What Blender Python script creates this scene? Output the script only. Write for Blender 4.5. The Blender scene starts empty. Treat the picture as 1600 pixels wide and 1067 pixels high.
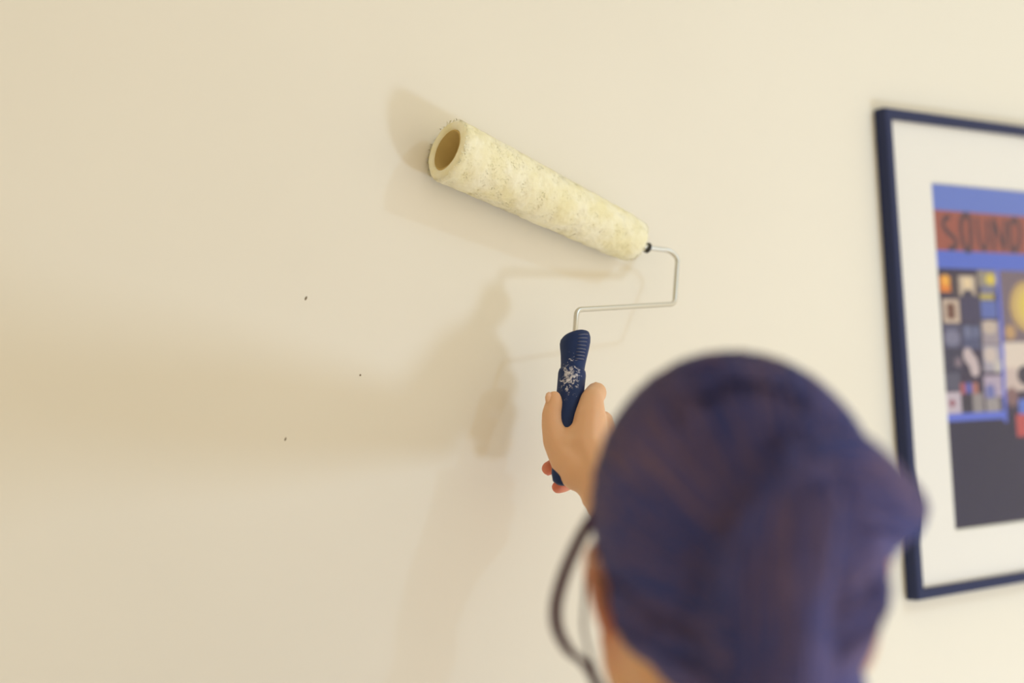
import bpy, bmesh, math, random
from mathutils import Vector, Matrix, noise, Euler
import numpy as np

random.seed(7)
SC = bpy.context.scene
COL = SC.collection

# ------------------------------------------------------------------ camera
F_PX, CX, CY = 2222.0, 800.0, 533.5
RW = Matrix(((0.81276, -0.00564, 0.58257),      # rows: wall x, wall normal, up; columns: camera right, down, forward
             (-0.58040, 0.07895, 0.81050),
             (-0.05056, -0.99686, 0.06089)))
CAM = Vector((0.0, -1.055, 1.58))
cam_d = bpy.data.cameras.new('camera')
cam_o = bpy.data.objects.new('camera', cam_d)
COL.objects.link(cam_o)
cr, cd, cf = RW.col[0].normalized(), RW.col[1], RW.col[2]
cf = (cf - cr * cf.dot(cr)).normalized()
cu = cr.cross(cf).normalized()
cam_o.matrix_world = Matrix(((cr.x, cu.x, -cf.x, CAM.x), (cr.y, cu.y, -cf.y, CAM.y), (cr.z, cu.z, -cf.z, CAM.z), (0, 0, 0, 1)))
cam_d.sensor_width = 36.0
cam_d.lens = 36.0 * F_PX / 1600.0
cam_d.clip_start = 0.02
cam_d.dof.use_dof = True
cam_d.dof.focus_distance = 1.24
cam_d.dof.aperture_fstop = 2.0
SC.camera = cam_o

# ------------------------------------------------------------------ light
SC.view_settings.view_transform = 'Standard'
SC.view_settings.look = 'None'
SC.view_settings.gamma = 1.0
SC.view_settings.use_curve_mapping = False
SC.view_settings.exposure = -0.06
wd = bpy.data.worlds.new('room_light'); SC.world = wd; wd.use_nodes = True
wd.node_tree.nodes['Background'].inputs[0].default_value = (1.17, 1.035, 0.775, 1)
wd.node_tree.nodes['Background'].inputs[1].default_value = 1.0

def lamp(name, loc, power, radius, color):
    d = bpy.data.lights.new(name, 'POINT'); d.energy = power; d.shadow_soft_size = radius; d.color = color
    o = bpy.data.objects.new(name, d); o.location = loc; COL.objects.link(o); return o
lamp('ceiling_lamp_offscreen', (1.92, -1.55, 2.78), 18.0, 0.04, (0.45, 0.72, 1.0))
lamp('table_lamp_offscreen', (1.70, -1.50, 0.68), 43.0, 0.12, (0.54, 0.73, 1.0))

def ray(px, py):
    return RW @ Vector(((px - CX) / F_PX, (py - CY) / F_PX, 1.0))
def at_depth(px, py, t):            # a point seen at that pixel, t metres in front of the camera
    return CAM + ray(px, py) * t
def on_wall(px, py, off=0.0):       # a point seen at that pixel, off metres in front of the wall (y = 0)
    v = ray(px, py); return CAM + v * ((-CAM.y - off) / v.y)

# ------------------------------------------------------------------ materials
def srgb(r, g, b):
    f = lambda c: (c / 255 / 12.92) if c / 255 <= 0.04045 else ((c / 255 + 0.055) / 1.055) ** 2.4
    return (f(r), f(g), f(b), 1.0)
def mat(name, col, rough=0.6, spec=0.5, col2=None, scale=20.0, bump=0.0, bscale=80.0, metal=0.0, sss=0.0, stretch=None, sheen=0.0, lo=0.35, hi=0.65):
    m = bpy.data.materials.new(name); m.use_nodes = True
    nt = m.node_tree; b = nt.nodes['Principled BSDF']
    b.inputs['Base Color'].default_value = col
    b.inputs['Roughness'].default_value = rough
    b.inputs['Metallic'].default_value = metal
    b.inputs['Specular IOR Level'].default_value = spec
    b.inputs['Sheen Weight'].default_value = sheen
    if sss:
        b.inputs['Subsurface Weight'].default_value = sss
        b.inputs['Subsurface Radius'].default_value = (1.0, 0.35, 0.2)
        b.inputs['Subsurface Scale'].default_value = 0.006
    tc = nt.nodes.new('ShaderNodeTexCoord'); src = tc.outputs['Object']
    if stretch:
        mp = nt.nodes.new('ShaderNodeMapping'); mp.inputs['Scale'].default_value = stretch
        nt.links.new(src, mp.inputs[0]); src = mp.outputs[0]
    if col2 is not None:
        n = nt.nodes.new('ShaderNodeTexNoise'); n.inputs['Scale'].default_value = scale; n.inputs['Detail'].default_value = 4
        nt.links.new(src, n.inputs['Vector'])
        r = nt.nodes.new('ShaderNodeValToRGB')
        r.color_ramp.elements[0].position = lo; r.color_ramp.elements[0].color = col
        r.color_ramp.elements[1].position = hi; r.color_ramp.elements[1].color = col2
        nt.links.new(n.outputs[0], r.inputs[0]); nt.links.new(r.outputs[0], b.inputs['Base Color'])
    if bump:
        n2 = nt.nodes.new('ShaderNodeTexNoise'); n2.inputs['Scale'].default_value = bscale; n2.inputs['Detail'].default_value = 3
        nt.links.new(src, n2.inputs['Vector'])
        bp = nt.nodes.new('ShaderNodeBump'); bp.inputs['Strength'].default_value = bump; bp.inputs['Distance'].default_value = 0.002
        nt.links.new(n2.outputs[0], bp.inputs['Height']); nt.links.new(bp.outputs[0], b.inputs['Normal'])
    return m

M = {}
M['wall'] = mat('wall_paint', (0.80, 0.745, 0.640, 1), 0.75, 0.25, col2=(0.825, 0.770, 0.665, 1), scale=2.2, bump=0.06, bscale=60)
M['white_paint'] = mat('trim_paint', (0.82, 0.79, 0.72, 1), 0.5)
M['floor'] = mat('floor_wood', (0.68, 0.58, 0.45, 1), 0.5, col2=(0.75, 0.65, 0.52, 1), scale=6, stretch=(1, 12, 1))
M['speck'] = mat('speck', (0.20, 0.15, 0.09, 1), 0.8)
M['nap'] = mat('roller_nap', srgb(240, 231, 188), 0.9, 0.1, col2=srgb(246, 240, 212), scale=45, bump=0.2, bscale=260, sheen=0.15)
M['core'] = mat('roller_core', srgb(214, 184, 116), 0.8, 0.2, col2=srgb(200, 170, 105), scale=40)
M['wire'] = mat('wire_steel', (0.66, 0.64, 0.58, 1), 0.32, metal=0.9)
M['clip'] = mat('dark_clip', (0.03, 0.03, 0.03, 1), 0.5)
M['capplastic'] = mat('end_cap_plastic', srgb(235, 226, 190), 0.5)
M['ridge'] = mat('grip_ridge', srgb(70, 75, 105), 0.35)
M['frame'] = mat('frame_lacquer', srgb(40, 48, 84), 0.5, 0.25)
M['frame_side'] = M['frame']
M['mat_board'] = mat('mat_board', (0.88, 0.825, 0.785, 1), 0.85, 0.2)
M['mat_core'] = mat('mat_bevel', (0.80, 0.76, 0.68, 1), 0.8)
M['shirt'] = mat('shirt_cotton', (0.70, 0.67, 0.60, 1), 0.85, 0.2, bump=0.2, bscale=500)
M['trousers'] = mat('trouser_denim', (0.30, 0.36, 0.46, 1), 0.85, 0.2, bump=0.2, bscale=600)
M['shoe'] = mat('shoe_canvas', (0.45, 0.44, 0.42, 1), 0.8)
M['sole'] = mat('shoe_rubber', (0.75, 0.73, 0.68, 1), 0.6)
M['eye'] = mat('eye_white', (0.8, 0.78, 0.74, 1), 0.15)
M['iris'] = mat('eye_iris', (0.05, 0.03, 0.02, 1), 0.15)
M['nail'] = mat('nail', srgb(226, 178, 140), 0.3)
M['strand'] = mat('hair_strand', (0.075, 0.022, 0.038, 1), 0.6, 0.1)

def handle_mat():
    m = mat('handle_rubber', srgb(34, 50, 92), 0.5, 0.18)
    nt = m.node_tree; b = nt.nodes['Principled BSDF']
    tc = nt.nodes.new('ShaderNodeTexCoord')
    n = nt.nodes.new('ShaderNodeTexNoise'); n.inputs['Scale'].default_value = 240; n.inputs['Detail'].default_value = 5; n.inputs['Roughness'].default_value = 0.55; n.inputs['Distortion'].default_value = 1.5
    nt.links.new(tc.outputs['Object'], n.inputs['Vector'])
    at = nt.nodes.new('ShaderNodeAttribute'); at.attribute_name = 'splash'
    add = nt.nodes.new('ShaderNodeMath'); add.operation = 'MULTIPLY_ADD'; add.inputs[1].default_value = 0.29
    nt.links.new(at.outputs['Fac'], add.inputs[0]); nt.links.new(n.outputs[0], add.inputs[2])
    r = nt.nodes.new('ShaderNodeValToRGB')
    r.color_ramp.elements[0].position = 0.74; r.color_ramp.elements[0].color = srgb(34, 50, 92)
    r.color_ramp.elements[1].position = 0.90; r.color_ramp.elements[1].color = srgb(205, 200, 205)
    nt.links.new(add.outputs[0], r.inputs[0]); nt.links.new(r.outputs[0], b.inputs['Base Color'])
    return m
M['handle'] = handle_mat()

def attr_mat(name, attr, rough=0.5, spec=0.5, sss=0.0):
    m = mat(name, (1, 1, 1, 1), rough, spec, sss=sss)
    nt = m.node_tree; a = nt.nodes.new('ShaderNodeAttribute'); a.attribute_name = attr
    nt.links.new(a.outputs['Color'], nt.nodes['Principled BSDF'].inputs['Base Color'])
    return m
M['skin'] = attr_mat('skin', 'tone', 0.5, 0.35, sss=0.25)
M['hair'] = attr_mat('hair', 'tone', 0.6, 0.08)
M['print'] = attr_mat('printed_paper', 'ink', 0.6, 0.3)

def glass_mat():
    m = bpy.data.materials.new('picture_glass'); m.use_nodes = True
    nt = m.node_tree; nt.nodes.clear()
    o = nt.nodes.new('ShaderNodeOutputMaterial'); mx = nt.nodes.new('ShaderNodeMixShader')
    fr = nt.nodes.new('ShaderNodeFresnel'); ge = nt.nodes.new('ShaderNodeNewGeometry'); mp = nt.nodes.new('ShaderNodeMapRange')
    mp.inputs['To Min'].default_value = 1.27; mp.inputs['To Max'].default_value = 1 / 1.27          # same index seen from either face of the pane
    nt.links.new(ge.outputs['Backfacing'], mp.inputs['Value']); nt.links.new(mp.outputs[0], fr.inputs[0])
    t = nt.nodes.new('ShaderNodeBsdfTransparent'); t.inputs[0].default_value = (0.98, 0.985, 0.98, 1)
    g = nt.nodes.new('ShaderNodeBsdfGlossy'); g.inputs['Roughness'].default_value = 0.03
    nt.links.new(fr.outputs[0], mx.inputs[0]); nt.links.new(t.outputs[0], mx.inputs[1]); nt.links.new(g.outputs[0], mx.inputs[2])
    nt.links.new(mx.outputs[0], o.inputs[0]); return m
M['glass'] = glass_mat()

# ------------------------------------------------------------------ mesh helpers
def obj(name, bm, material, parent=None, smooth=True):
    me = bpy.data.meshes.new(name)
    if isinstance(bm, bpy.types.Mesh): me = bm; me.name = name
    else: bm.to_mesh(me); bm.free()
    me.materials.clear(); me.materials.append(material)
    me.polygons.foreach_set('use_smooth', [smooth] * len(me.polygons))
    o = bpy.data.objects.new(name, me); COL.objects.link(o)
    if parent is not None:
        o.parent = parent; o.matrix_parent_inverse = Matrix.Translation(-parent.location)
    return o
def root(name, loc, label, cat):
    o = bpy.data.objects.new(name, None); o.location = loc; COL.objects.link(o); o['label'] = label; o['category'] = cat; o.empty_display_size = 0.05
    return o
def box(lo, hi, bm=None):
    bm = bm or bmesh.new(); lo, hi = Vector(lo), Vector(hi)
    m = Matrix.Translation((lo + hi) / 2) @ Matrix.Diagonal(Vector((*(hi - lo), 1)))
    bmesh.ops.create_cube(bm, size=1.0, matrix=m); return bm
def basis(z, ref=Vector((0, 0, 1))):
    z = z.normalized()
    if abs(z.dot(ref)) > 0.95: ref = Vector((1, 0, 0))
    x = ref.cross(z).normalized(); return x, z.cross(x).normalized(), z
def tube(pts, rads, n=10, bm=None, cap=True):       # swept tube through points
    bm = bm or bmesh.new(); rings = []; xprev = None
    for i, p in enumerate(pts):
        t = (pts[min(i + 1, len(pts) - 1)] - pts[max(i - 1, 0)]).normalized()
        if xprev is None: x, y, _ = basis(t)
        else:
            x = (xprev - t * xprev.dot(t)).normalized(); y = t.cross(x)
        xprev = x
        rings.append([bm.verts.new(p + (x * math.cos(a) + y * math.sin(a)) * rads[i]) for a in (2 * math.pi * k / n for k in range(n))])
    for a, b in zip(rings, rings[1:]):
        for k in range(n): bm.faces.new((a[k], a[(k + 1) % n], b[(k + 1) % n], b[k]))
    if cap:
        bm.faces.new(rings[0][::-1]); bm.faces.new(rings[-1])
    return bm
def spline(ctrl, per=8):                            # Catmull-Rom through points (Vectors of any size)
    P = [ctrl[0]] + list(ctrl) + [ctrl[-1]]; out = []
    for i in range(1, len(P) - 2):
        a, b, c, d = P[i - 1], P[i], P[i + 1], P[i + 2]
        for k in range(per):
            t = k / per
            out.append(0.5 * ((2 * b) + (c - a) * t + (2 * a - 5 * b + 4 * c - d) * t * t + (3 * b - a - 3 * c + d) * t ** 3))
    out.append(P[-2]); return out
def fillet(pts, r, per=6):                          # polyline with rounded corners
    out = [pts[0]]
    for a, b, c in zip(pts, pts[1:], pts[2:]):
        u, v = (a - b), (c - b); rr = min(r, u.length * 0.45, v.length * 0.45)
        p, q = b + u.normalized() * rr, b + v.normalized() * rr
        for k in range(per + 1):
            t = k / per; out.append(p * (1 - t) ** 2 + b * 2 * t * (1 - t) + q * t * t)
    out.append(pts[-1]); return out
def ell(bm, c, rad, rot=None, sub=3):               # ellipsoid
    m = Matrix.Translation(c) @ (rot.to_4x4() if rot else Matrix.Identity(4)) @ Matrix.Diagonal((*rad, 1))
    bmesh.ops.create_icosphere(bm, subdivisions=sub, radius=1.0, matrix=m)
def chain(bm, items, steps=6):                      # overlapping balls along a path: fused by the remesh
    for (p, r), (q, s) in zip(items, items[1:]):
        n = max(2, int((q - p).length / (0.35 * min(r, s))) + 1)
        for k in range(n + 1):
            t = k / n; ell(bm, p.lerp(q, t), (r + (s - r) * t,) * 3, sub=2)
def fuse(bm, voxel, smooth=6, factor=0.5):          # one continuous surface from overlapping volumes
    me = bpy.data.meshes.new('tmp'); bm.to_mesh(me); bm.free()
    o = bpy.data.objects.new('tmp', me); COL.objects.link(o)
    r = o.modifiers.new('r', 'REMESH'); r.mode = 'VOXEL'; r.voxel_size = voxel
    s = o.modifiers.new('s', 'SMOOTH'); s.iterations = smooth; s.factor = factor
    dg = bpy.context.evaluated_depsgraph_get()
    out = bpy.data.meshes.new_from_object(o.evaluated_get(dg))
    bpy.data.objects.remove(o); bpy.data.meshes.remove(me); return out
def struct(name, bm, m, parent=None):
    o = obj(name, bm, m, parent, smooth=False)
    if parent is None: o['kind'] = 'structure'
    return o

# ------------------------------------------------------------------ the room
wall = struct('wall_front', box((-2.2, 0, 0), (4.2, 0.12, 3.0)), M['wall'])
wall['label'] = 'cream painted plaster wall'
struct('wall_left', box((-2.32, -3.2, 0), (-2.2, 0.12, 3.0)), M['wall'])
struct('floor', box((-2.32, -3.2, -0.08), (4.2, 0.12, 0)), M['floor'])
struct('ceiling', box((-2.32, -3.2, 3.0), (4.2, 0.12, 3.08)), M['white_paint'])
struct('baseboard_front', box((-2.2, -0.014, 0), (4.2, 0.0, 0.09)), M['white_paint'])
for px, py, dx, dz in ((478, 466, 0.0010, 0.0022), (563, 586, 0.0010, 0.0010), (446, 686, 0.0008, 0.0018)):
    p = on_wall(px, py); bm = bmesh.new()
    ell(bm, p, (dx, 0.0006, dz), Euler((0, 0.5, 0)).to_matrix(), sub=1)
    struct('paint_speck', bm, M['speck'], wall)

# ------------------------------------------------------------------ paint roller
pL, pR = on_wall(697, 233, 0.030), on_wall(993, 378, 0.0225)
H_top, H_bot = on_wall(900, 521, 0.060), on_wall(877, 757, 0.100)
roller = root('paint_roller', H_bot, 'paint roller with cream fluffy cover, bent wire frame and navy handle', 'paint roller')
ax, ay, az = basis(pR - pL); Lr = (pR - pL).length
R_OUT, R_IN = 0.0285, 0.0188
def rr(s):                                          # cover radius along its length
    return R_OUT - 0.0070 * s - 0.0012 * max(0, s - 0.93) / 0.07
bm = bmesh.new(); NS, NA = 200, 128; rings = []
prof = [(0.010, R_IN), (0.0025, R_IN), (0.0, R_IN + 0.0015), (-0.0012, R_IN + 0.004), (0.0, R_OUT - 0.003), (0.0025, R_OUT - 0.0008)]
sec = [(s / Lr, r) for s, r in prof] + [(0.006 / Lr + (1 - 0.012 / Lr) * k / NS, None) for k in range(NS + 1)]
sec += [(1 - 0.002 / Lr, rr(1) - 0.001), (1.0, rr(1) - 0.004), (1.0 + 0.0005 / Lr, 0.0135), (1 - 0.006 / Lr, 0.0125)]
for s, r in sec:
    ring = []
    for k in range(NA):
        a = 2 * math.pi * k / NA; d = ax * math.cos(a) + ay * math.sin(a); base = pL + (pR - pL) * s
        rad = rr(s) if r is None else r
        if r is None or (s < 0.1 and rad > R_IN + 0.003):
            q = Vector((s * Lr, math.cos(a) * 0.028, math.sin(a) * 0.028))
            rad += 0.0010 * noise.noise(q * 90) + 0.0005 * noise.noise(q * 210) + 0.0003 * noise.noise(q * 520)
        ring.append(bm.verts.new(base + d * rad))
    rings.append(ring)
for a, b in zip(rings, rings[1:]):
    for k in range(NA): bm.faces.new((a[k], b[k], b[(k + 1) % NA], a[(k + 1) % NA]))
cover = obj('roller_cover', bm, M['nap'], roller)
bm = bmesh.new()                                    # nap fibres
for i in range(12000):
    s = random.random(); a = random.uniform(0, 2 * math.pi)
    d = ax * math.cos(a) + ay * math.sin(a); t = ax * -math.sin(a) + ay * math.cos(a)
    p = pL + (pR - pL) * s + d * (rr(s) - 0.001)
    tip = p + d * random.uniform(0.0009, 0.0018) + t * random.uniform(-0.002, 0.002) + az * random.uniform(-0.002, 0.002)
    w = 0.0005
    v = [bm.verts.new(p + az * w), bm.verts.new(p - az * w * .5 + t * w), bm.verts.new(p - az * w * .5 - t * w), bm.verts.new(tip)]
    for f in ((0, 1, 3), (1, 2, 3), (2, 0, 3)): bm.faces.new([v[j] for j in f])
nf = obj('nap_fibre', bm, M['nap'], cover); nf['kind'] = 'stuff'
bm = bmesh.new(); rings = []                        # cardboard core, open at the free end
for s, r in ((0.002, R_IN + 0.0004), (0.001, R_IN - 0.0012), (0.17, R_IN - 0.0012), (0.171, 0.0005)):
    rings.append([bm.verts.new(pL + az * s + (ax * math.cos(a) + ay * math.sin(a)) * r) for a in (2 * math.pi * k / 48 for k in range(48))])
for a, b in zip(rings, rings[1:]):
    for k in range(48): bm.faces.new((a[k], b[k], b[(k + 1) % 48], a[(k + 1) % 48]))
obj('core_tube', bm, M['core'], cover)
obj('end_cap', tube([pR - az * 0.004, pR + az * 0.002, pR + az * 0.004, pR + az * 0.005], [0.0130, 0.0130, 0.0115, 0.006], 40), M['capplastic'], roller)
clip_c = pR + az * 0.0160
W1 = on_wall(1046, 391, 0.028)
wire_pts = [pR - az * 0.15, clip_c, W1, on_wall(1059, 403, 0.030), on_wall(1054, 475, 0.046), on_wall(901, 484, 0.058), H_top + (H_bot - H_top) * 0.2]
wp = fillet(wire_pts, 0.006)
obj('wire_frame', tube(wp, [0.0024] * len(wp), 12), M['wire'], roller)
obj('retaining_clip', tube([clip_c - az * 0.0013, clip_c - az * 0.0011, clip_c + az * 0.0011, clip_c + az * 0.0013], [0.0045, 0.0052, 0.0052, 0.0045], 20), M['clip'], roller)

hx, hy, hz = basis(H_top - H_bot, -ray(890, 640)); HL = (H_top - H_bot).length    # hx: sideways in the hand, hy: towards the viewer's side
hx, hy = (hx, hy)
if hx.dot(RW.col[0]) < 0: hx, hy = -hx, -hy
mm = 0.00054
prof = [(757, 1), (756, 8), (752, 14), (742, 17), (700, 18.5), (660, 20), (620, 22), (600, 22.5), (588, 22.8), (583.5, 22), (582, 19.5), (572, 20), (560, 21.5), (545, 24), (537, 25), (531, 24.5), (526, 22), (523, 16), (521.5, 8), (521, 1)]
bm = bmesh.new(); rings = []; NA = 48; sp = []
fine = []
for (y0, r0), (y1, r1) in zip(prof, prof[1:]):
    n = max(1, int(abs(y1 - y0) / 3)); fine += [(y0 + (y1 - y0) * k / n, r0 + (r1 - r0) * k / n) for k in range(n)]
fine.append(prof[-1])
for y, r in fine:
    s = (757 - y) / 236.0; ring = []
    for k in range(NA):
        a = 2 * math.pi * k / NA; c, sn = math.cos(a), math.sin(a)
        tilt = 9 * mm * c * max(0.0, (s - 0.86) / 0.14) * min(1, r / 20)      # slanted shoulder
        v = bm.verts.new(H_bot + hz * (HL * s + tilt) + (hx * c + hy * sn * 0.92) * r * mm)
        ring.append(v); sp.append((y, c, sn))
    rings.append(ring)
for a, b in zip(rings, rings[1:]):
    for k in range(NA): bm.faces.new((a[k], a[(k + 1) % NA], b[(k + 1) % NA], b[k]))
handle = obj('handle', bm, M['handle'], roller)
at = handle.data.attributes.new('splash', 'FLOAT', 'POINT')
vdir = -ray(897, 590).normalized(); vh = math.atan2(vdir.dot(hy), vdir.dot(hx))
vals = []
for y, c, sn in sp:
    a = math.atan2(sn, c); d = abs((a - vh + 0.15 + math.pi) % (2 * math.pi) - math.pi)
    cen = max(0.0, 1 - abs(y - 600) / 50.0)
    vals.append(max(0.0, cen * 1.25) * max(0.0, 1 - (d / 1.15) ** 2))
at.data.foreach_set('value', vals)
for k in range(8):                                  # grip ridges on the neck
    y = 535 + k * 5.2; s = (757 - y) / 236.0; pts = []
    r = 24.7 - max(0, (y - 540)) * 0.115
    for j in range(7):
        a = vh + 0.15 + j * 0.13
        tilt = 9 * mm * math.cos(a) * max(0.0, (s - 0.86) / 0.14)
        pts.append(H_bot + hz * (HL * s + tilt + j * 0.0004) + (hx * math.cos(a) + hy * math.sin(a) * 0.92) * (r * mm))
    obj('grip_ridge', tube(pts, [0.0003, 0.0007, 0.0008, 0.0008, 0.0008, 0.0007, 0.0003], 6), M['ridge'], handle)

# ------------------------------------------------------------------ framed picture
X0, Z0, Z1 = 1.2815, 1.367, 1.921
FW, FD = 0.480, 0.017
X1 = X0 + FW
bar = 0.0115
pic = root('framed_picture', ((X0 + X1) / 2, -FD, Z0), 'navy framed picture with wide white mat and blue shopfront print on the wall', 'picture')
def frame_bar(a, b, ia, ib):                        # mitred bar: outer a-b, inner ia-ib
    bm = bmesh.new(); y0, y1 = -0.001, -FD
    vs = []
    for y, lip in ((y0, 0), (y1 + 0.0015, 0), (y1, 1)):
        pts = [Vector((p[0], y, p[1])) for p in (a, b, ib, ia)]
        if lip:
            c = [p.copy() for p in pts]
            pts[0] = c[0].lerp(c[3], 0.07); pts[3] = c[3].lerp(c[0], 0.07); pts[1] = c[1].lerp(c[2], 0.07); pts[2] = c[2].lerp(c[1], 0.07)
        vs.append([bm.verts.new(p) for p in pts])
    for p, q in zip(vs, vs[1:]):
        for k in range(4): bm.faces.new((p[k], p[(k + 1) % 4], q[(k + 1) % 4], q[k]))
    bm.faces.new(vs[-1]); bm.faces.new(vs[0][::-1]); bmesh.ops.recalc_face_normals(bm, faces=bm.faces)
    obj('frame_bar', bm, M['frame'], pic, smooth=False)
O = [(X0, Z0), (X1, Z0), (X1, Z1), (X0, Z1)]
I = [(X0 + bar, Z0 + bar), (X1 - bar, Z0 + bar), (X1 - bar, Z1 - bar), (X0 + bar, Z1 - bar)]
for k in range(4): frame_bar(O[k], O[(k + 1) % 4], I[k], I[(k + 1) % 4])
WX0, WZ0, WZ1 = 1.3665, 1.4385, 1.8405
WX1 = X1 - (WX0 - X0)
bm = bmesh.new()                                    # mat board with bevelled opening
def ringv(x0, x1, z0, z1, y): return [bm.verts.new((x, y, z)) for x, z in ((x0, z0), (x1, z0), (x1, z1), (x0, z1))]
g = 0.002
a = ringv(X0 + bar - 0.004, X1 - bar + 0.004, Z0 + bar - 0.004, Z1 - bar + 0.004, -0.0095)
b = ringv(WX0 - g, WX1 + g, WZ0 - g, WZ1 + g, -0.0095)
c = ringv(WX0, WX1, WZ0, WZ1, -0.0075)
for p, q in ((a, b), (b, c)):
    for k in range(4): bm.faces.new((p[k], p[(k + 1) % 4], q[(k + 1) % 4], q[k]))
mb = obj('mat_board', bm, M['mat_board'], pic, smooth=False)
mb.data.materials.append(M['mat_core'])
for p in list(mb.data.polygons)[4:]: p.material_index = 1
obj('backing_board', box((X0 + 0.005, -0.0060, Z0 + 0.005), (X1 - 0.005, -0.002, Z1 - 0.005)), M['mat_core'], pic, smooth=False)
gp = obj('glass_pane', box((X0 + bar - 0.003, -0.0125, Z0 + bar - 0.003), (X1 - bar + 0.003, -0.0112, Z1 - bar + 0.003)), M['glass'], pic, smooth=False)

# the print: a shopfront with a hand-lettered sign, laid out in metres on the paper
def pw(px, py):
    p = on_wall(px, py, 0.0068); return p.x, p.z
def c7(x, y): return pw(1440 + x / 5.925, 280 + y / 5.925)
def c8(x, y): return pw(1440 + x / 3.95, 400 + y / 3.95)
PW, PH = WX1 - WX0 + 0.01, WZ1 - WZ0 + 0.01
NX, NZ = 300, 410
gx, gz = np.meshgrid(WX0 - 0.005 + PW * np.arange(NX) / (NX - 1), WZ0 - 0.005 + PH * np.arange(NZ) / (NZ - 1))
ink = np.zeros((NZ, NX, 3))
def lin(c): return np.array(srgb(*c)[:3])
def fill(mask, c, al=1.0): ink[mask] = ink[mask] * (1 - al) + lin(c) * al
def rect(conv, x0, y0, x1, y1, c, al=1.0):
    xa, za = conv(x0, y0); xb, zb = conv(x1, y1); xc, zc = conv(x0, y1); xd, zd = conv(x1, y0)
    lo, hi = (xa + xc) / 2, (xb + xd) / 2; zl, zh = (zb + zc) / 2, (za + zd) / 2
    fill((gx >= lo) & (gx <= hi) & (gz >= zl) & (gz <= zh), c, al)
def oval(conv, x, y, rx, ry, c, al=1.0):
    xc, zc = conv(x, y); xr, _ = conv(x + rx, y); _, zr = conv(x, y + ry)
    fill(((gx - xc) / (xr - xc)) ** 2 + ((gz - zc) / (zr - zc)) ** 2 <= 1, c, al)
def stroke(pts, w, c, al=1.0):
    d = np.full(gx.shape, 1e9)
    for (xa, za), (xb, zb) in zip(pts, pts[1:]):
        l2 = (xb - xa) ** 2 + (zb - za) ** 2 + 1e-12
        t = np.clip(((gx - xa) * (xb - xa) + (gz - za) * (zb - za)) / l2, 0, 1)
        d = np.minimum(d, np.hypot(gx - xa - t * (xb - xa), gz - za - t * (zb - za)))
    fill(d < w, c, al)
def zrow(py):        # height on the paper of a row seen at the print's left edge
    return WZ1 - (py - 289) / 535.0 * (WZ1 - WZ0)
def band(y0, y1, c): fill((gz <= zrow(y0)) & (gz >= zrow(y1)), c)
ink[:] = lin((34, 30, 66))
band(270, 331, (100, 122, 205)); band(330, 393, (158, 82, 74)); band(392.5, 422, (84, 108, 208))
band(421, 650, (50, 40, 74)); band(650, 830, (34, 30, 68))
DK = (52, 44, 66)
def L(pts, w): stroke([c7(*p) for p in spline([Vector(p) for p in pts], 5)], w, DK, 0.9)
L([(250, 352), (212, 368), (200, 420), (232, 480), (292, 535), (322, 585), (308, 628), (262, 636)], 0.0032)
L([(408, 325), (368, 380), (372, 520), (412, 652), (450, 640), (455, 500), (445, 370), (408, 325)], 0.0036)
L([(512, 375), (525, 500), (550, 620), (590, 640), (608, 560), (604, 390)], 0.0030)
for seg in ([(668, 640), (662, 375)], [(662, 375), (765, 640)], [(765, 640), (772, 390)]): L(seg, 0.0032)
L([(828, 645), (818, 500), (822, 410), (870, 380), (905, 450), (905, 560), (880, 650), (828, 645)], 0.0036)
# shop window full of small pictures
R8 = lambda *a: rect(c8, *a)
R8(100, 110, 135, 1000, (46, 42, 62))
R8(112, 122, 176, 222, (226, 128, 52)); oval(c8, 148, 150, 26, 36, (240, 170, 70))
R8(180, 120, 228, 240, (74, 60, 72))
R8(232, 122, 332, 245, (200, 178, 160)); oval(c8, 282, 165, 28, 34, (232, 206, 170)); oval(c8, 288, 245, 36, 36, (60, 54, 84))
R8(345, 90, 462, 190, (150, 138, 128)); oval(c8, 425, 145, 30, 34, (222, 196, 84)); R8(365, 185, 455, 232, (118, 116, 148)); R8(360, 235, 445, 272, (186, 166, 92)); R8(365, 275, 466, 385, (92, 108, 180))
R8(132, 265, 236, 415, (200, 176, 162)); R8(158, 292, 206, 388, (112, 72, 66))
R8(246, 250, 356, 410, (62, 56, 94))
R8(140, 425, 240, 565, (86, 84, 118)); oval(c8, 190, 505, 48, 48, (124, 122, 152))
R8(250, 425, 360, 575, (76, 80, 120)); oval(c8, 285, 470, 22, 40, (112, 116, 152)); oval(c8, 338, 470, 16, 36, (106, 112, 150))
R8(372, 400, 482, 545, (160, 146, 158)); oval(c8, 420, 440, 42, 44, (198, 178, 168))
R8(380, 550, 492, 715, (168, 158, 176)); oval(c8, 425, 610, 40, 48, (206, 188, 184)); oval(c8, 470, 680, 24, 40, (200, 190, 186))
R8(138, 570, 250, 720, (52, 50, 82)); oval(c8, 226, 655, 24, 32, (126, 108, 126))
R8(150, 720, 240, 830, (84, 82, 108))
stroke([c8(285, 610), c8(320, 660), c8(330, 700)], 0.0085, (200, 180, 186))
R8(240, 785, 272, 850, (170, 84, 96)); R8(272, 780, 312, 845, (82, 92, 176)); R8(312, 780, 350, 850, (176, 110, 100))
R8(145, 840, 248, 985, (194, 178, 194)); oval(c8, 190, 908, 18, 22, (150, 80, 100))
R8(250, 872, 312, 985, (52, 46, 70)); R8(318, 850, 385, 985, (148, 138, 142))
R8(386, 735, 498, 870, (178, 160, 184)); oval(c8, 425, 840, 30, 50, (110, 114, 176)); R8(400, 875, 484, 985, (158, 148, 152)); R8(484, 875, 512, 985, (72, 66, 92))
bx0, bz = c8(482, 300)
XR = pw(1600, 500)[0] + 0.12
fill((gx > bx0) & (gz < zrow(421)) & (gz > zrow(610)), (118, 100, 116))
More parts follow.
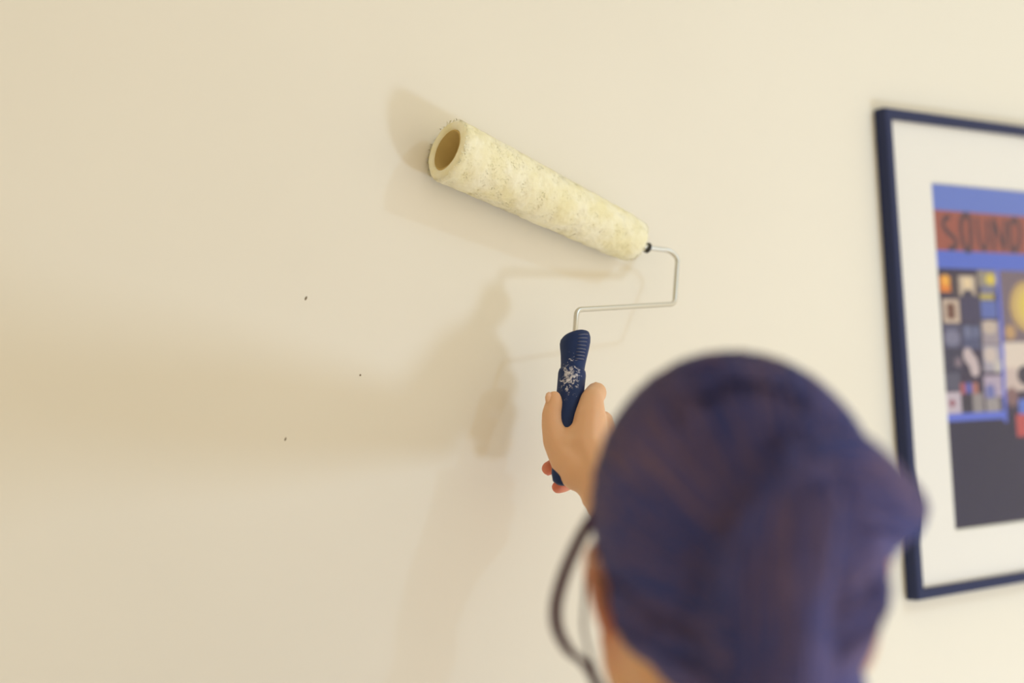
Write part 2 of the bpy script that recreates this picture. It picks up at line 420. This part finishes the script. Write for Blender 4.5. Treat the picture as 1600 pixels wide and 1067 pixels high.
oval(c8, 655, 312, 108, 160, (190, 156, 104)); oval(c8, 660, 312, 86, 132, (212, 180, 116)); oval(c8, 660, 310, 52, 100, (222, 196, 96))
oval(c8, 548, 470, 34, 46, (190, 150, 110))
R8(505, 530, 720, 690, (224, 206, 196)); R8(515, 690, 720, 830, (206, 184, 180)); oval(c8, 560, 870, 36, 60, (132, 98, 104))
oval(c8, 640, 735, 48, 60, (56, 48, 74))
R8(600, 880, 720, 975, (92, 118, 208)); R8(585, 975, 720, 1110, (190, 78, 84))
stroke([c8(468, 85), c8(492, 420), c8(520, 1015)], 0.0030, (94, 110, 214))
lo, zl = c8(320, 1004)
fill((gx < c8(530, 1004)[0]) & (np.abs(gz - zrow(654)) < 0.0045), (94, 112, 214))
fill(np.abs(gx - (WX1 - 0.02)) < 0.004, (92, 110, 205))
# light streaks of wear in the ink are left out: reflections come from the glass
verts = np.stack([gx.ravel(), np.full(gx.size, -0.0068), gz.ravel()], 1)
idx = np.arange(NX * NZ).reshape(NZ, NX)
faces = np.stack([idx[:-1, :-1].ravel(), idx[:-1, 1:].ravel(), idx[1:, 1:].ravel(), idx[1:, :-1].ravel()], 1)
me = bpy.data.meshes.new('shopfront_print'); me.from_pydata(verts.tolist(), [], faces.tolist())
ca = me.color_attributes.new('ink', 'FLOAT_COLOR', 'POINT')
ca.data.foreach_set('color', np.concatenate([ink.reshape(-1, 3), np.ones((NX * NZ, 1))], 1).ravel())
pr = obj('shopfront_print', me, M['print'], pic, smooth=False)
pr['label'] = 'print of a blue shopfront with a red sign lettered SOUND'

# ------------------------------------------------------------------ person
HD = 0.80
HC = at_depth(1147, 885, HD)                        # between the ears
va = math.atan2(ray(1147, 885).y, ray(1147, 885).x)
fa = va + math.radians(10)
tilt = math.radians(6)
Fh = Vector((math.cos(fa), math.sin(fa), 0)); Rh = Vector((math.sin(fa), -math.cos(fa), 0))
Uh = Vector((0, 0, 1))
roll = math.radians(3)
F2 = Fh * math.cos(tilt) + Uh * math.sin(tilt); U2 = Uh * math.cos(tilt) - Fh * math.sin(tilt)
R2 = Rh * math.cos(roll) + U2 * math.sin(roll); U2 = U2 * math.cos(roll) - Rh * math.sin(roll)
HM = Matrix((R2, F2, U2)).transposed()
def hl(r, f, u): return HC + HM @ Vector((r, f, u))
BR = Matrix((Rh, Fh, Uh)).transposed()
base = Vector((HC.x, HC.y, 0)) - Fh * 0.045
def bl(r, f, z): return base + BR @ Vector((r, f, z))
person = root('person', (base.x, base.y, 0), 'person seen from behind with dark pinned-up hair, holding up a paint roller', 'person')

bm = bmesh.new()
# head
ell(bm, hl(0, -0.010, 0.030), (0.071, 0.089, 0.083), HM)
ell(bm, hl(0, 0.030, -0.030), (0.060, 0.058, 0.078), HM)
ell(bm, hl(0, 0.042, -0.085), (0.042, 0.045, 0.032), HM)
for s in (-1, 1):
    ell(bm, hl(s * 0.036, 0.060, -0.028), (0.022, 0.024, 0.022), HM, 2)
    chain(bm, [(hl(s * 0.052 - 0.004, -0.008, -0.045), 0.025), (hl(s * 0.046 - 0.006, 0.0, -0.075), 0.021), (hl(s * 0.034 - 0.002, 0.045, -0.092), 0.018)])
    ell(bm, hl(s * 0.043, -0.024, -0.032), (0.029, 0.032, 0.036), HM)
    # ear: helix, antihelix, lobe
    hel = [(0.069, 0.012, -0.012), (0.074, 0.008, 0.012), (0.078, -0.006, 0.020), (0.082, -0.016, 0.012), (0.080, -0.018, -0.008), (0.076, -0.010, -0.026)]
    pts = spline([hl(s * a, b, c) for a, b, c in hel], 6)
    for p in pts: ell(bm, p, (0.0042,) * 3, sub=1)
    for p in spline([hl(s * 0.078, -0.004, 0.006), hl(s * 0.080, -0.012, -0.004), hl(s * 0.077, -0.008, -0.020)], 6): ell(bm, p, (0.0042,) * 3, sub=1)
    ell(bm, hl(s * 0.075, -0.004, -0.034), (0.005, 0.008, 0.010), HM, 2)
    ell(bm, hl(s * 0.073, -0.004, -0.005), (0.005, 0.014, 0.022), HM, 2)
chain(bm, [(hl(0, 0.080, 0.010), 0.008), (hl(0, 0.096, -0.020), 0.009), (hl(0, 0.100, -0.028), 0.011)])
for s in (-1, 1): ell(bm, hl(s * 0.011, 0.090, -0.030), (0.008, 0.009, 0.008), HM, 2)
ell(bm, hl(0, 0.074, 0.022), (0.048, 0.012, 0.010), HM, 2)
ell(bm, hl(0, 0.084, -0.058), (0.020, 0.009, 0.006), HM, 2); ell(bm, hl(0, 0.082, -0.068), (0.018, 0.010, 0.007), HM, 2)
ell(bm, hl(0, 0.078, -0.100), (0.018, 0.014, 0.014), HM, 2)
# neck and upper torso
SH_Z = HC.z - 0.205
chain(bm, [(hl(0, -0.026, -0.030), 0.058), (bl(-0.010, 0.010, HC.z - 0.12), 0.050), (bl(0, -0.010, HC.z - 0.19), 0.057)])
ell(bm, bl(0, -0.012, HC.z - 0.28), (0.150, 0.085, 0.100), BR)
ell(bm, bl(0, -0.010, HC.z - 0.36), (0.150, 0.095, 0.16), BR)
for s in (-1, 1): chain(bm, [(bl(s * 0.03, -0.018, HC.z - 0.155), 0.038), (bl(s * 0.13, -0.02, SH_Z - 0.005), 0.045)])
# right arm up to the roller
T0 = ((H_top + H_bot) / 2 - CAM).dot(RW.col[2])
def hp(px, py, d): return at_depth(px, py, T0 + d)
sho_r, elb_r, wri_r = bl(0.165, 0.0, SH_Z - 0.01), at_depth(1185, 1085, 0.95), hp(972, 802, -0.050)
chain(bm, [(sho_r, 0.050), (sho_r.lerp(elb_r, 0.5), 0.043), (elb_r, 0.037)])
chain(bm, [(elb_r, 0.037), (elb_r.lerp(wri_r, 0.35), 0.038), (elb_r.lerp(wri_r, 0.8), 0.028), (wri_r, 0.025)])
# right hand closed round the handle
K = 0.001
chain(bm, [(wri_r, .025), (hp(946, 765, -.044), .023)])
chain(bm, [(hp(940, 752, -.044), .022), (hp(918, 700, -.028), .018), (hp(922, 655, -.016), .0145), (hp(925, 624, -.004), .0105)])      # index side of the palm
chain(bm, [(hp(945, 762, -.040), .020), (hp(938, 706, -.016), .016), (hp(940, 668, -.006), .0125)])
chain(bm, [(hp(948, 766, -.036), .018), (hp(938, 735, -.014), .014), (hp(938, 706, -.002), .012)])
chain(bm, [(hp(950, 768, -.034), .017), (hp(930, 752, -.012), .0125), (hp(930, 742, -.002), .0105)])
chain(bm, [(hp(930, 750, -.042), .019), (hp(890, 722, -.030), .0165), (hp(870, 690, -.019), .0125)])                                    # thumb side
chain(bm, [(hp(870, 690, -.019), .0125), (hp(863, 664, -.013), .0098), (hp(862, 648, -.010), .0090), (hp(866, 628, -.007), .0076), (hp(866, 621, -.006), .0064)])
ell(bm, hp(892, 700, -.026), (.0135,) * 3); ell(bm, hp(905, 682, -.023), (.0120,) * 3); ell(bm, hp(889, 682, -.022), (.0080,) * 3); ell(bm, hp(905, 735, -.035), (.018,) * 3)
FING = [
    [(925, 624, -.004, 10.2), (932, 613, .012, 9.6), (922, 622, .027, 8.8), (900, 634, .030, 8.0), (880, 645, .022, 7.2), (872, 650, .012, 6.6)],
    [(940, 668, -.006, 11.0), (942, 658, .014, 9.8), (930, 660, .030, 9.0), (900, 672, .032, 8.4), (876, 684, .022, 7.6), (866, 690, .010, 7.0)],
    [(938, 706, -.002, 10.5), (938, 698, .014, 9.4), (924, 702, .029, 8.8), (893, 715, .031, 8.2), (868, 727, .021, 7.4), (857, 732, .010, 6.6)],
    [(930, 742, -.002, 9.5), (928, 738, .012, 8.4), (915, 741, .025, 7.8), (896, 750, .027, 7.2), (880, 758, .019, 6.8), (872, 761, .010, 6.2)],
]
tips = []
for fg in FING:
    chain(bm, [(hp(a, b, c), r * K) for a, b, c, r in fg]); tips.append((hp(*fg[-1][:3]), hp(*fg[-2][:3])))
# left arm hanging
sho_l, elb_l, wri_l = bl(-0.165, 0.0, SH_Z - 0.01), bl(-0.225, -0.01, SH_Z - 0.29), bl(-0.215, 0.06, SH_Z - 0.52)
chain(bm, [(sho_l, 0.050), (sho_l.lerp(elb_l, 0.5), 0.043), (elb_l, 0.036), (elb_l.lerp(wri_l, 0.35), 0.037), (wri_l, 0.025)])
pal = bl(-0.21, 0.085, SH_Z - 0.60)
chain(bm, [(wri_l, 0.024), (wri_l.lerp(pal, 0.5), 0.023), (pal, 0.020)])
for k in range(4):
    o = 0.030 - k * 0.019
    chain(bm, [(wri_l.lerp(pal, 0.6) + Fh * o * 0.6, 0.013), (pal + Fh * o, 0.0105), (pal + Fh * (o + 0.002) + Rh * 0.006 - Uh * (0.038 - abs(k - 1.3) * 0.004), 0.0088), (pal + Fh * o + Rh * 0.022 - Uh * (0.066 - abs(k - 1.3) * 0.008), 0.0072)])
chain(bm, [(wri_l + Fh * 0.015, 0.016), (wri_l.lerp(pal, 0.6) + Fh * 0.045 + Rh * 0.01, 0.011), (pal + Fh * 0.055 + Rh * 0.02 - Uh * 0.008, 0.008)])
body_me = fuse(bm, 0.0019, 7, 0.5)
body = obj('body', body_me, M['skin'], person)
co = np.empty(len(body_me.vertices) * 3); body_me.vertices.foreach_get('co', co); co = co.reshape(-1, 3)
tone = np.tile(lin((224, 176, 136)), (len(co), 1))
def blush(c, rad, colr, al):
    d = np.linalg.norm(co - np.array(c), axis=1); w = (np.clip(1 - d / rad, 0, 1) ** 0.7 * al)[:, None]
    tone[:] = tone * (1 - w) + lin(colr) * w
for a, b in tips: blush(a, 0.022, (214, 112, 92), 0.85)
for s in (-1, 1): blush(hl(s * 0.078, -0.006, -0.008), 0.045, (205, 118, 104), 0.7)
blush(hl(0, 0.088, -0.063), 0.022, (190, 90, 90), 0.9)
ca = body_me.color_attributes.new('tone', 'FLOAT_COLOR', 'POINT')
ca.data.foreach_set('color', np.concatenate([tone, np.ones((len(tone), 1))], 1).ravel())
# eyes and thumb nail
for s in (-1, 1):
    bm = bmesh.new(); ell(bm, hl(s * 0.031, 0.068, 0.002), (0.0115, 0.0115, 0.0085), HM, 3); e = obj('eye', bm, M['eye'], person)
    bm = bmesh.new(); ell(bm, hl(s * 0.031, 0.0785, 0.002), (0.0058, 0.0022, 0.0058), HM, 2); obj('iris', bm, M['iris'], e)
for s in (-1, 1):
    obj('eyebrow', tube(spline([hl(s * 0.012, 0.086, 0.018), hl(s * 0.030, 0.086, 0.024), hl(s * 0.048, 0.072, 0.018)], 4), [0.001] + [0.0026] * 7 + [0.001], 6), M['strand'], person)
bm = bmesh.new(); nm = Matrix((RW.col[0], -RW.col[1], -RW.col[2])).transposed()
ell(bm, hp(858.5, 623, -.0095), (0.0026, 0.0062, 0.0052), nm @ Euler((0, -0.7, 0.1)).to_matrix(), 2); obj('thumb_nail', bm, M['nail'], person)

# clothes: each a closed garment round the body
bm = bmesh.new()
ell(bm, bl(0, -0.012, HC.z - 0.300), (0.170, 0.100, 0.095), BR)
ell(bm, bl(0, -0.010, HC.z - 0.40), (0.168, 0.112, 0.16), BR); ell(bm, bl(0, -0.005, HC.z - 0.56), (0.150, 0.110, 0.18), BR); ell(bm, bl(0, 0, HC.z - 0.68), (0.170, 0.122, 0.12), BR)
for s, sh, el in ((1, sho_r, elb_r), (-1, sho_l, elb_l)):
    chain(bm, [(bl(s * 0.10, -0.02, SH_Z - 0.025), 0.050), (sh, 0.060), (sh.lerp(el, 0.5), 0.055)])
shirt = obj('shirt', fuse(bm, 0.006, 5), M['shirt'], person)
bm = bmesh.new(); hipz = HC.z - 0.72
ell(bm, bl(0, -0.005, hipz), (0.172, 0.122, 0.11), BR)
for s in (-1, 1):
    chain(bm, [(bl(s * 0.085, 0, hipz - 0.03), 0.090), (bl(s * 0.085, 0.01, hipz * 0.55), 0.064), (bl(s * 0.09, -0.01, 0.30), 0.056), (bl(s * 0.095, -0.01, 0.09), 0.045)])
obj('trousers', fuse(bm, 0.008, 4), M['trousers'], person)
for s in (-1, 1):
    bm = bmesh.new()
    chain(bm, [(bl(s * 0.095, -0.03, 0.05), 0.040), (bl(s * 0.105, 0.06, 0.046), 0.040), (bl(s * 0.112, 0.14, 0.040), 0.034)]); chain(bm, [(bl(s * 0.095, -0.012, 0.06), 0.042), (bl(s * 0.095, -0.012, 0.10), 0.044)])
    sh = obj('shoe', fuse(bm, 0.005, 4), M['shoe'], person)
    pts = [bl(s * 0.094, -0.074, 0), bl(s * 0.095 - 0.036, -0.03, 0), bl(s * 0.107 - 0.040, 0.07, 0), bl(s * 0.113 - 0.030, 0.15, 0), bl(s * 0.115, 0.178, 0), bl(s * 0.113 + 0.032, 0.14, 0), bl(s * 0.107 + 0.040, 0.07, 0), bl(s * 0.095 + 0.036, -0.03, 0)]
    bm = bmesh.new(); lo_ = [bm.verts.new(p) for p in pts]; hi_ = [bm.verts.new(p + Vector((0, 0, 0.022))) for p in pts]
    for k in range(8): bm.faces.new((lo_[k], lo_[(k + 1) % 8], hi_[(k + 1) % 8], hi_[k]))
    bm.faces.new(hi_); bm.faces.new(lo_[::-1]); bmesh.ops.recalc_face_normals(bm, faces=bm.faces)
    obj('sole', bm, M['sole'], sh)

# hair: a cap combed back, a twist up the back of the head and a swept-over coil at the right
bm = bmesh.new()
HCAP, HRAD = (0, -0.020, 0.035), (0.0775, 0.094, 0.0865)
ell(bm, hl(*HCAP), HRAD, HM, 4)
ell(bm, hl(0.002, -0.050, -0.018), (0.064, 0.050, 0.052), HM)
ell(bm, hl(0.013, -0.045, -0.070), (0.045, 0.036, 0.060), HM)
chain(bm, [(hl(0.000, -0.070, -0.085), 0.022), (hl(-0.004, -0.098, -0.030), 0.030), (hl(0.0, -0.108, 0.020), 0.032), (hl(0.018, -0.100, 0.055), 0.026)])
for s in (-1, 1): ell(bm, hl(s * 0.052, -0.038, -0.006), (0.022, 0.032, 0.034), HM)
NAVY, BROWN = np.array((0.021, 0.062, 0.275)), np.array((0.36, 0.195, 0.150))
def hair_tone(p, k):                                # one dark hair colour, varying only from strand to strand
    l = HM.transposed() @ (Vector(p) - HC)
    b = 0.28 + 0.20 * noise.noise(l * 30) + k
    return NAVY + (BROWN - NAVY) * min(1, max(0, b))
def paint(o, k):
    me = o.data; ca = me.color_attributes.new('tone', 'FLOAT_COLOR', 'POINT')
    ca.data.foreach_set('color', np.array([(*hair_tone(v.co, k), 1) for v in me.vertices]).ravel())
cap = obj('hair', fuse(bm, 0.0025, 10), M['hair'], person); paint(cap, 0.0)
bm = bmesh.new()
chain(bm, [(hl(0.010, -0.098, 0.062), 0.018), (hl(0.045, -0.078, 0.056), 0.025), (hl(0.066, -0.054, 0.040), 0.022), (hl(0.084, -0.042, 0.033), 0.013), (hl(0.094, -0.036, 0.029), 0.009)])
chain(bm, [(hl(0.050, -0.064, 0.022), 0.024), (hl(0.070, -0.046, 0.024), 0.018), (hl(0.092, -0.038, 0.026), 0.008)])
coil = obj('hair_coil', fuse(bm, 0.0025, 8), M['hair'], cap); paint(coil, 0.0)
from mathutils.bvhtree import BVHTree
def bvh(o): return BVHTree.FromPolygons([v.co for v in o.data.vertices], [p.vertices[:] for p in o.data.polygons])
BV, BVC = bvh(cap), bvh(coil)
SV, SF, ST = [], [], []
def strand(ctrl, tree, r, lift, t0, t1, k, n=10, arc=True):
    pts = []; cl = [Vector(c) for c in ctrl]; path = spline(cl, 8)
    for j in range(n):
        u = (t0 + (t1 - t0) * j / (n - 1)) * (len(path) - 1); a = min(int(u), len(path) - 2)
        q = hl(*path[a].lerp(path[a + 1], u - a)); h, nrm, _, _ = tree.find_nearest(q)
        pts.append(h + nrm * (lift * (0.3 + 0.7 * math.sin(math.pi * j / (n - 1))) + r * 0.3))
    tone = (*hair_tone(pts[n // 2], k), 1); b0 = len(SV)
    for j, p in enumerate(pts):
        t = (pts[min(j + 1, n - 1)] - pts[max(j - 1, 0)]).normalized(); x, y, _ = basis(t, Vector((0.3, 0.5, 0.8)))
        rr_ = r * (0.25 if j in (0, n - 1) else 1)
        for a in (0, 2.094, 4.189): SV.append(p + (x * math.cos(a) + y * math.sin(a)) * rr_); ST.append(tone)
    for j in range(n - 1):
        for a in range(3): SF.append((b0 + j * 3 + a, b0 + j * 3 + (a + 1) % 3, b0 + j * 3 + 3 + (a + 1) % 3, b0 + j * 3 + 3 + a))
g_ = random.gauss
for i in range(3600):                               # combed back from the hairline into the twist
    ph = random.uniform(-2.1, 2.1); c, sn = math.cos(ph), math.sin(ph); sg = 1 if sn > 0 else -1
    st = Vector((0.078 * sn, 0.050 * c - 0.012, 0.015 + 0.080 * c if c > 0 else 0.015 + 0.085 * c))
    en = Vector((0.022 * max(-1, min(1, 2.5 * sn)) + g_(0, .006), -0.120, 0.070 - 0.046 * abs(ph) + g_(0, .010)))
    md = (st + en) / 2; md = Vector((md.x * 1.25 + (0.022 * sn), md.y, md.z + 0.040 * max(0.2, c)))
    t0 = random.uniform(0, 0.55); t1 = min(1, t0 + random.uniform(0.35, 0.7))
    strand((st, md, en), BV, random.uniform(.0003, .0006), random.uniform(.0002, .0018), t0, t1, g_(0, .16))
for i in range(700):                                # swept up from the nape
    x = random.uniform(-0.042, 0.050); t0 = random.uniform(0, .5)
    strand(((x, -0.070, -0.125), (x * 0.9, -0.085, -0.080), (x * 0.55, -0.105, -0.035), (x * 0.3, -0.125, 0.0)), BV, random.uniform(.0003, .0007), random.uniform(.0002, .0020), t0, t0 + 0.5, g_(0, .16))
for i in range(1000):                               # wound along the twist
    x = random.uniform(-0.036, 0.036); t0 = random.uniform(0, .5); w = random.uniform(0.006, 0.020)
    strand(((x - w * 0.5, -0.11, -0.070), (x, -0.135, -0.020), (x + w * 0.6, -0.140, 0.025), (x * 0.8 + w, -0.125, 0.066)), BV, random.uniform(.0004, .0008), random.uniform(.0002, .0018), t0, t0 + 0.5, g_(0, .16))
for i in range(650):                                # swept over into the coil
    o = Vector((g_(0, .004), g_(-0.012, .006), g_(0, .014))); t0 = random.uniform(0, .5)
    ctrl = [Vector((0.005, -0.094, 0.055)), Vector((0.030, -0.092, 0.064)), Vector((0.050, -0.078, 0.056)), Vector((0.068, -0.058, 0.042)), Vector((0.086, -0.044, 0.033)), Vector((0.095, -0.038, 0.029))]
    strand([c + o * (1 - j * 0.15) for j, c in enumerate(ctrl)], BVC, random.uniform(.0004, .0009), random.uniform(.0002, .0020), t0, t0 + 0.5, g_(0, .16))
for i in range(26):                                 # small tuft standing up at the crown
    x = g_(-0.012, .0015)
    strand(((x - 0.009, -0.045, 0.114), (x, -0.046, 0.119), (x + 0.008, -0.048, 0.114)), BV, .0007, random.uniform(.002, .0055), 0, 1, g_(0, .16))
me = bpy.data.meshes.new('hair_strands'); me.from_pydata(SV, [], SF)
ca = me.color_attributes.new('tone', 'FLOAT_COLOR', 'POINT'); ca.data.foreach_set('color', np.array(ST).ravel())
hs = obj('hair_strands', me, M['hair'], cap); hs['kind'] = 'stuff'
def loose(path, r0, n, spread, dz):
    bm = bmesh.new()
    for i in range(n):
        o = Vector((random.gauss(0, spread), random.gauss(0, spread), 0))
        pts = spline([at_depth(x, y, HD + dz) + o * (1 if j else 0.3) for j, (x, y) in enumerate(path)], 6)
        tube(pts, [r0 * (1 - 0.6 * k / len(pts)) for k in range(len(pts))], 6, bm)
    h = obj('loose_strand', bm, M['strand'], cap); return h
loose([(945, 775), (922, 815), (900, 855), (880, 903), (869, 948), (872, 985), (890, 1018), (912, 1035), (926, 1055), (950, 1105)], 0.0017, 15, 0.0012, 0.0)
loose([(934, 850), (917, 880), (914, 930), (911, 975), (917, 1010), (926, 1040), (946, 1100)], 0.0008, 5, 0.0010, 0.02)
loose([(1330, 950), (1350, 940), (1372, 955), (1378, 975)], 0.0005, 2, 0.0010, 0.0)
